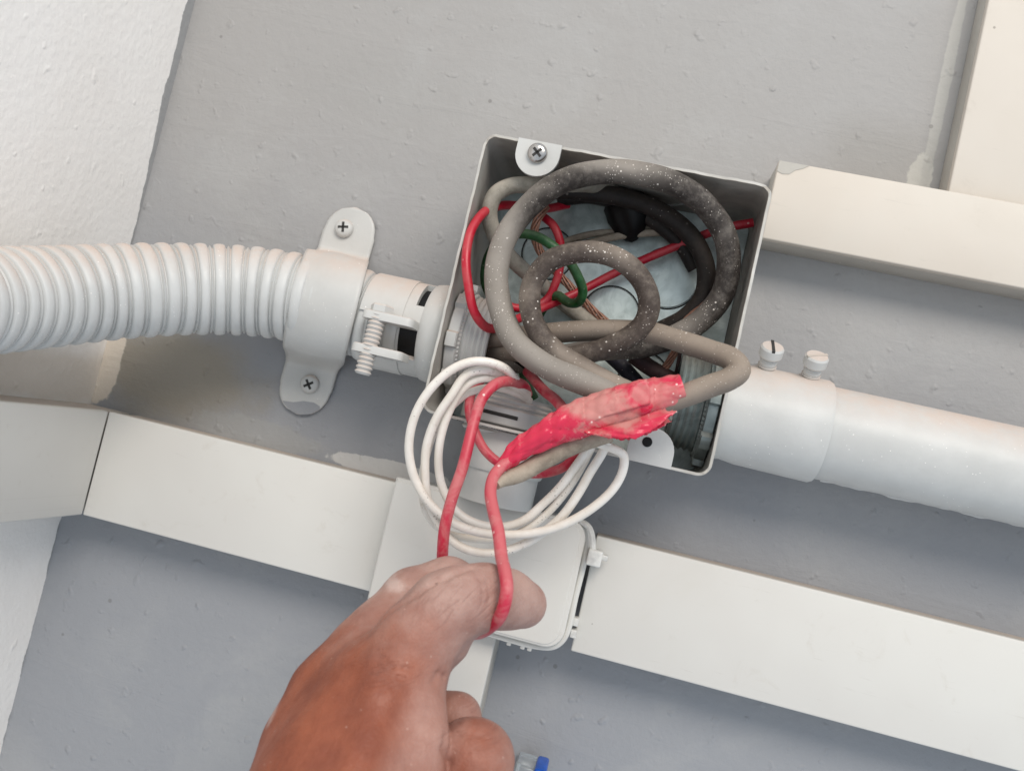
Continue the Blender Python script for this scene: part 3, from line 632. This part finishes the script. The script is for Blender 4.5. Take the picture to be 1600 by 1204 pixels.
def stranded(L, label, R_=1.5, n=7):
    base, s = spline(W(L), 1.0); parts = []
    T = np.gradient(base, axis=0); T /= np.linalg.norm(T, axis=1)[:, None]; _, u, _ = frame(T[0]); U = []; Vv = []
    for i in range(len(base)):
        u = u-T[i]*np.dot(u, T[i]); u /= np.linalg.norm(u); U.append(u); Vv.append(np.cross(T[i], u))
    for k in range(n):
        pts = [base[i]+R_*(U[i]*math.cos(s[i]*.16+k*6.283/n)+Vv[i]*math.sin(s[i]*.16+k*6.283/n)) for i in range(len(base))]
        parts.append(sweep(pts[::3], .5, 7, 1.2))
    return obj('copper_strands', parts, MCU, None, 60, label, 'bare wire', 'bare copper strands in the box')
stranded(pc1([(570, 380, 24), (535, 430, 26), (520, 480, 24), (535, 550, 20), (600, 640, 16), (680, 725, 14), (760, 810, 10), (830, 870, 8)]), 'bare stranded copper wire running down behind the green wire')
stranded(pc1([(1290, 740, 30), (1220, 800, 26), (1150, 860, 24), (1120, 950, 24), (1080, 1030, 22), (1040, 1080, 20)]), 'bare stranded copper wire at the right side below the largest loop', 1.3)
cable('cream_wire', pc1([(1130, 960, 14), (1118, 1040, 16), (1100, 1120, 20)]), .9, MMA, 'thin dark wire beside the right connector thread', 'wire', group='thin wires inside the box')

# ------------------------------------------------------------------ taped splice
TZ = 84
ax_pts = pc2([(520, 655, 88), (600, 585, 87), (700, 520, 86), (800, 470, 85), (900, 436, 84), (1010, 398, 84), (1120, 362, 84), (1230, 334, 83), (1335, 305, 83)])
rw = [2.3, 3.4, 4.6, 5.7, 6.7, 7.1, 6.7, 5.7, 5.1]
tp = [tuple(PX(*p))+(r,) for p, r in zip(ax_pts, rw)]
def taper(s, a, L):
    st = ((s+a*13/6.2832) % 13)/13; e = min(1, s/6)
    f1 = abs(math.sin(1.5*a+s*.11+.7)); f2 = abs(math.sin(2.5*a-s*.17+.35*math.sin(s*.4)))
    f3 = abs(math.sin(4.5*a+s*.31+math.sin(s*.23)*2)); return e*(.42*st+.85*f1**.6-.5+.55*f2**.5-.3+.42*f3**.5-.25+.16*math.sin(s*1.1+3*a))
TAPE = obj('red_tape', [sweep(tp, 5, 64, .5, taper)], MTP, None, 30, 'crumpled red electrical tape wrapped round the cable splice, loose flap at its end', 'electrical tape')
def sheet(rows, th=.5):
    V = []; Fc = []; n = len(rows[0])
    for r in rows:
        for p in r: V.append(tuple(PX(*p)))
    for i in range(len(rows)-1):
        for k in range(n-1): Fc.append((i*n+k, i*n+k+1, (i+1)*n+k+1, (i+1)*n+k))
    return V, Fc
def torn(rows, nu=44, nv=14, seed=1, edge=.5, wav=.6):
    "ragged piece of tape: control rows interpolated, rippled and torn along its border"
    r = np.random.default_rng(seed); G = np.array([[PX(*p) for p in row] for row in rows]); a = np.linspace(0, 1, G.shape[1]); b = np.linspace(0, 1, G.shape[0]); V = []
    for jv in range(nv+1):
        row = np.array([[np.interp(jv/nv, b, G[:, k, c]) for k in range(G.shape[1])] for c in range(3)]).T
        for iu in range(nu+1):
            u = iu/nu; p = np.array([np.interp(u, a, row[:, c]) for c in range(3)])
            p[2] += wav*(math.sin(u*17+jv*.5)+.6*math.sin(u*31-jv*.8))*.5
            if jv == nv or iu == nu: p[:2] += r.normal(0, edge*.5, 2)
            V.append(tuple(p))
    return V, [(j*(nu+1)+i, j*(nu+1)+i+1, (j+1)*(nu+1)+i+1, (j+1)*(nu+1)+i) for j in range(nv) for i in range(nu)]
fl = obj('loose_flap', [torn([pc2([(880, 480, 86), (980, 478, 89), (1080, 455, 90), (1170, 425, 90), (1240, 400, 89)]),
                         pc2([(900, 505, 90), (990, 510, 92), (1090, 492, 94), (1190, 455, 94), (1270, 408, 92)]),
                         pc2([(950, 512, 91), (1040, 530, 93), (1120, 528, 95), (1215, 482, 95), (1310, 408, 93)])], seed=3),
                   torn([pc2([(940, 490, 84), (1040, 500, 85), (1140, 470, 86), (1230, 430, 86)]),
                         pc2([(1000, 522, 86), (1070, 536, 88), (1170, 512, 89), (1285, 452, 88)])], 36, 8, 5)], MTP, TAPE, 60)
s1 = fl.modifiers.new('thickness', 'SOLIDIFY'); s1.thickness = .0004
fl = obj('tape_point', [torn([pc2([(1190, 372, 91), (1090, 400, 92), (1000, 425, 92), (930, 455, 91)]),
                         pc2([(1186, 310, 91), (1090, 345, 92), (1000, 375, 92), (905, 420, 90.5)]),
                         pc2([(1172, 262, 91), (1085, 302, 91), (990, 345, 90), (900, 392, 88)])], 36, 10, 8, .4, .4)], MTP, TAPE, 60)
s1 = fl.modifiers.new('thickness', 'SOLIDIFY'); s1.thickness = .0005
TANP = [(1010, 500, 80, 3.6), (900, 535, 80, 3.7), (800, 575, 80, 3.7), (710, 625, 81, 3.6), (640, 668, 83, 3.4), (580, 698, 87, 3.0), (535, 716, 91, 2.3), (500, 738, 95, 1.5)]
obj('tan_cable', [sweep([tuple(PX(*pc2([q[:3]])[0]))+(q[3],) for q in TANP], 3, 18, .8, wob)], MCC, None, 60, 'short tan cable under the red tape joining the red wire', 'cable')
# ------------------------------------------------------------------ coiled white wire hanging out of the box
c1 = pc2([(640, 330, 50), (590, 270, 62), (540, 215, 70), (470, 188, 74), (390, 185, 76), (300, 222, 77), (205, 310, 77), (140, 420, 76), (112, 540, 74), (118, 640, 72), (150, 735, 70), (215, 830, 69), (310, 905, 69), (420, 945, 70), (530, 957, 70), (660, 950, 70), (800, 912, 70), (930, 838, 70), (1025, 750, 70), (1068, 665, 71), (1070, 600, 72), (1035, 578, 74), (985, 560, 76), (940, 540, 77)])
c2 = pc2([(640, 340, 48), (590, 290, 58), (520, 240, 66), (440, 222, 70), (365, 245, 72), (305, 330, 73), (232, 440, 72), (190, 560, 70), (183, 680, 68), (195, 800, 66), (240, 900, 65), (310, 990, 65), (400, 1032, 65), (500, 1038, 65), (600, 1010, 65), (690, 960, 66), (790, 880, 67), (870, 770, 69), (920, 680, 71), (970, 600, 74), (1000, 540, 76)])
c3 = pc2([(640, 350, 46), (570, 285, 58), (480, 258, 66), (400, 270, 68), (340, 320, 69), (285, 420, 69), (250, 540, 68), (243, 650, 66), (262, 750, 64), (320, 850, 63), (410, 905, 63), (520, 922, 63), (620, 895, 64), (710, 820, 65), (790, 740, 67), (850, 660, 69), (900, 590, 72), (950, 530, 76)])
c4 = pc2([(650, 360, 44), (600, 330, 52), (480, 300, 58), (370, 330, 61), (250, 450, 62), (190, 600, 62), (170, 740, 61), (190, 860, 60), (270, 945, 60), (400, 975, 60), (520, 975, 60), (640, 930, 61), (740, 850, 62), (830, 740, 64), (890, 640, 68), (930, 560, 74)])
obj('coiled_wire', [sweep(W(c), r, 16, 1.0, smooth=3) for c, r in ((c1, 1.75), (c2, 1.75), (c3, 1.7), (c4, 1.55))], MCW, None, 60,
    'coil of thin white wire hanging out of the box over the junction box', 'wire')
# red wires
cable('red_wire', pc2([(640, 330, 46), (620, 290, 56), (560, 272, 66), (500, 285, 73), (440, 345, 77), (408, 430, 80), (385, 520, 83), (350, 660, 86), (305, 790, 88), (272, 920, 88), (262, 1020, 86), (262, 1100, 82), (275, 1180, 78), (330, 1280, 80)])+[(718, 968, 86), (738, 988, 100), (764, 980, 116), (784, 957, 125), (792, 922, 126), (789, 893, 122)]+pc2([(525, 1060, 116), (510, 940, 110), (488, 850, 104), (475, 760, 98), (500, 680, 92), (570, 620, 88), (640, 575, 86)]), 2.15, MRD,
    'dusty red wire held looped over the index finger and joined at the tape', 'wire', n=20)
cable('red_wire', pc2([(430, 270, 52), (392, 320, 58), (380, 400, 62), (400, 480, 63), (450, 580, 63), (520, 640, 62), (620, 680, 61), (730, 680, 61), (810, 650, 63), (860, 590, 68), (900, 520, 74)]), 1.9, MRD,
    'red wire hanging in a low loop behind the tape, below the box', 'wire')
cable('red_wire', pc2([(640, 230, 30), (720, 320, 50), (760, 350, 60), (800, 395, 68), (850, 450, 76)]), 2.2, MRD, 'short red wire between the bottom connector and the tape', 'wire')
obj('rim_marking', mk, MBK, EB)

# ------------------------------------------------------------------ small clear clip at the bottom edge
t = thing('plastic_clip', 'small clear plastic piece with a blue tab at the bottom edge beside the thumb', 'plastic clip', PX(828, 1222, 20))
c = PX(822, 1216, 22); obj('clear_body', [box(c[0]-6, c[0]+5, c[1]-14, c[1]+4, 2, 20, 1.2, 3), box(c[0]-5.2, c[0]-3.6, c[1]-14, c[1]+5.4, 20.3, 22, .4)], MCP, t)
c = PX(842, 1214, 24); obj('blue_tab', [box(c[0]-2.6, c[0]+2.6, c[1]-12, c[1]+3.8, 8, 26, 1.2, 3)], MBL, t)

# ------------------------------------------------------------------ the hand, one continuous surface from a distance field
def hand():
    g = []
    def J(px, py, z, r): return tuple(PX(px, py, z))+(r,)
    def rpx(px, py, z, r): return J(px, py, z, r*(CAM[2]-z)/F)
    # (joint chain, blend)
    index = [rpx(605, 1070, 128, 72), rpx(652, 1000, 127, 60), rpx(694, 950, 123, 53), rpx(722, 938, 120, 49), rpx(758, 932, 113, 47), rpx(790, 935, 103, 42), rpx(817, 943, 96, 37)]
    middle = [rpx(570, 1060, 116, 70), rpx(606, 990, 108, 56), rpx(648, 940, 98, 50), rpx(700, 916, 92, 42), rpx(742, 930, 84, 36), rpx(762, 950, 78, 32)]
    pad = [rpx(668, 1030, 118, 38), rpx(700, 1003, 116, 30), rpx(706, 972, 117, 34)]
    curled = [rpx(600, 1150, 112, 60), rpx(680, 1122, 106, 38), rpx(714, 1120, 108, 34), rpx(724, 1146, 110, 30)]
    curled2 = [rpx(640, 1200, 108, 60), rpx(700, 1180, 112, 36)]
    back = [(rpx(595, 1100, 128, 92)), rpx(572, 1165, 134, 114), rpx(530, 1260, 146, 135), rpx(470, 1400, 168, 145), rpx(420, 1600, 200, 150)]
    edge = [rpx(562, 1028, 112, 56), rpx(514, 1085, 118, 56), rpx(476, 1160, 128, 56), rpx(450, 1260, 140, 60)]
    thenar = [rpx(652, 1072, 132, 34), rpx(662, 1110, 138, 26), rpx(668, 1155, 142, 25), rpx(640, 1240, 144, 56)]
    thumb = [rpx(640, 1400, 132, 84), rpx(716, 1270, 132, 60), rpx(741, 1186, 130, 55), rpx(728, 1168, 122, 44)]
    lo = np.array([-150, -330, 60.]); hi = np.array([25, -98, 215.])
    st = .85
    ax = [np.arange(lo[i], hi[i], st) for i in range(3)]
    X, Y, Z = np.meshgrid(*ax, indexing='ij'); X = X.astype(np.float32); Y = Y.astype(np.float32); Z = Z.astype(np.float32)
    def cone(a, b):
        ax_, ay, az, ra = a; bx, by, bz, rb = b
        dx, dy, dz = bx-ax_, by-ay, bz-az; L2 = dx*dx+dy*dy+dz*dz
        t = np.clip(((X-ax_)*dx+(Y-ay)*dy+(Z-az)*dz)/L2, 0, 1)
        return np.sqrt((X-ax_-t*dx)**2+(Y-ay-t*dy)**2+(Z-az-t*dz)**2)-(ra+(rb-ra)*t)
    def smin(a, b, k):
        h = np.clip(.5+.5*(b-a)/k, 0, 1); return b*(1-h)+a*h-k*h*(1-h)
    def chain(c, k=3.0):
        d = None
        for i in range(len(c)-1):
            e = cone(c[i], c[i+1]); d = e if d is None else smin(d, e, k)
        return d
    def ssub(d, e, k):   # remove e from d, softly
        h = np.clip(.5-.5*(d+e)/k, 0, 1); return d*(1-h)-e*h+k*h*(1-h)
    D = chain(back, 8); D = smin(D, chain(edge, 8), 12); D = smin(D, chain(thenar, 6), 7)
    I = smin(chain(index, 5), chain(pad, 4), 5)
    M = chain(middle, 5)
    fingers = smin(I, M, .5)
    D = smin(D, fingers, 7)
    # tendon and knuckle relief on the back of the hand
    for a, b in (((612, 1058, 140, 22), (600, 1080, 143, 16)), ((560, 1050, 128, 20), (552, 1066, 130, 16)), ((592, 1100, 148, 6), (556, 1210, 164, 6))):
        D = smin(D, cone(rpx(*a), rpx(*b)), 10)
    C = chain(curled, 4); D = smin(D, C, 1.6)
    C = chain(curled2, 4); D = smin(D, C, 2)
    T = chain(thumb, 6); D = smin(D, T, .8)
    # creases
    for pts, r, k in (([(694, 1058, 133), (684, 1052, 134), (676, 1064, 136)], .6, 1.2),
                   ([(698, 1150, 146), (694, 1170, 146), (700, 1190, 146)], 1.0, 1.4),
                   ([(737, 888, 125), (700, 903, 127), (655, 926, 127), (618, 950, 127), (590, 974, 127), (572, 994, 127)], .6, 1.3),
                   ([(748, 905, 126), (755, 928, 126), (751, 955, 124)], .3, .8), ([(758, 906, 124), (764, 930, 122), (759, 955, 120)], .25, .8),
                   ([(590, 1022, 134), (612, 1040, 135), (640, 1046, 135)], .35, 1.3), ([(586, 1034, 134), (606, 1053, 135), (632, 1060, 135)], .3, 1.3),
                   ([(716, 1150, 140), (738, 1146, 140), (762, 1152, 138)], .3, .9)):
        q = [tuple(PX(*p))+(r,) for p in pts]
        D0 = D if 'D0' not in locals() else D0
        # push each crease point on to the surface nearest the viewer
        Q = []
        for p in q:
            p3 = np.array(p[:3]); dirn = p3-CAM; dirn /= np.linalg.norm(dirn); best = None
            for tt in np.arange(-30, 50, .5):
                s3 = p3+dirn*tt; ii = tuple(int(round((s3[i]-lo[i])/st)) for i in range(3))
                if all(0 <= ii[i] < len(ax[i]) for i in range(3)) and D0[ii] < 0: best = s3; break
            if best is not None: Q.append(tuple(best)+(p[3],))
        for i in range(len(Q)-1): D = ssub(D, cone(Q[i], Q[i+1]), k)
    # surface nets
    inside = D < 0; nx, ny, nz = D.shape
    c8 = np.stack([inside[i:nx-1+i, j:ny-1+j, k:nz-1+k] for i in (0, 1) for j in (0, 1) for k in (0, 1)])
    cnt = c8.sum(0); act = (cnt > 0) & (cnt < 8); idx = -np.ones(act.shape, int); cells = np.argwhere(act); idx[tuple(cells.T)] = np.arange(len(cells))
    pos = np.zeros((len(cells), 3)); wsum = np.zeros(len(cells)); cr = [(i, j, k) for i in (0, 1) for j in (0, 1) for k in (0, 1)]
    for a in cr:
        for b in cr:
            if sum(abs(a[i]-b[i]) for i in range(3)) != 1 or a > b: continue
            da = D[tuple((cells+a).T)]; db = D[tuple((cells+b).T)]; m = (da < 0) != (db < 0)
            t = np.where(m, da/np.where(da-db == 0, 1, da-db), 0)
            p = np.array(a)+(np.array(b)-np.array(a))*t[:, None]; pos += p*m[:, None]; wsum += m
    pos = cells+pos/wsum[:, None]; V = lo+pos*st; Fc = []
    for axn in range(3):
        e = np.zeros(3, int); e[axn] = 1; o1, o2 = [i for i in range(3) if i != axn]
        sl0 = [slice(1, None)]*3; sl0[axn] = slice(0, -1); sl1 = [slice(1, None)]*3; sl1[axn] = slice(1, None)
        diff = inside[tuple(sl0)] != inside[tuple(sl1)]
        P4 = np.argwhere(diff)+1; P4[:, axn] -= 1
        P4 = P4[(P4[:, 0] < nx-1) & (P4[:, 1] < ny-1) & (P4[:, 2] < nz-1)]
        u = np.zeros(3, int); u[o1] = 1; v = np.zeros(3, int); v[o2] = 1
        q = np.stack([idx[tuple((P4-u-v).T)], idx[tuple((P4-v).T)], idx[tuple(P4.T)], idx[tuple((P4-u).T)]], 1)
        q = q[(q >= 0).all(1)]; Fc += [tuple(int(z) for z in r) for r in q]
    return [tuple(v) for v in V], Fc
hd = obj('person', [hand()], MSK, None, 180, "brown dusty hand reaching up from below, red wire looped over its index finger", 'person')
sm = hd.modifiers.new('smooth', 'SMOOTH'); sm.factor = .5; sm.iterations = 3
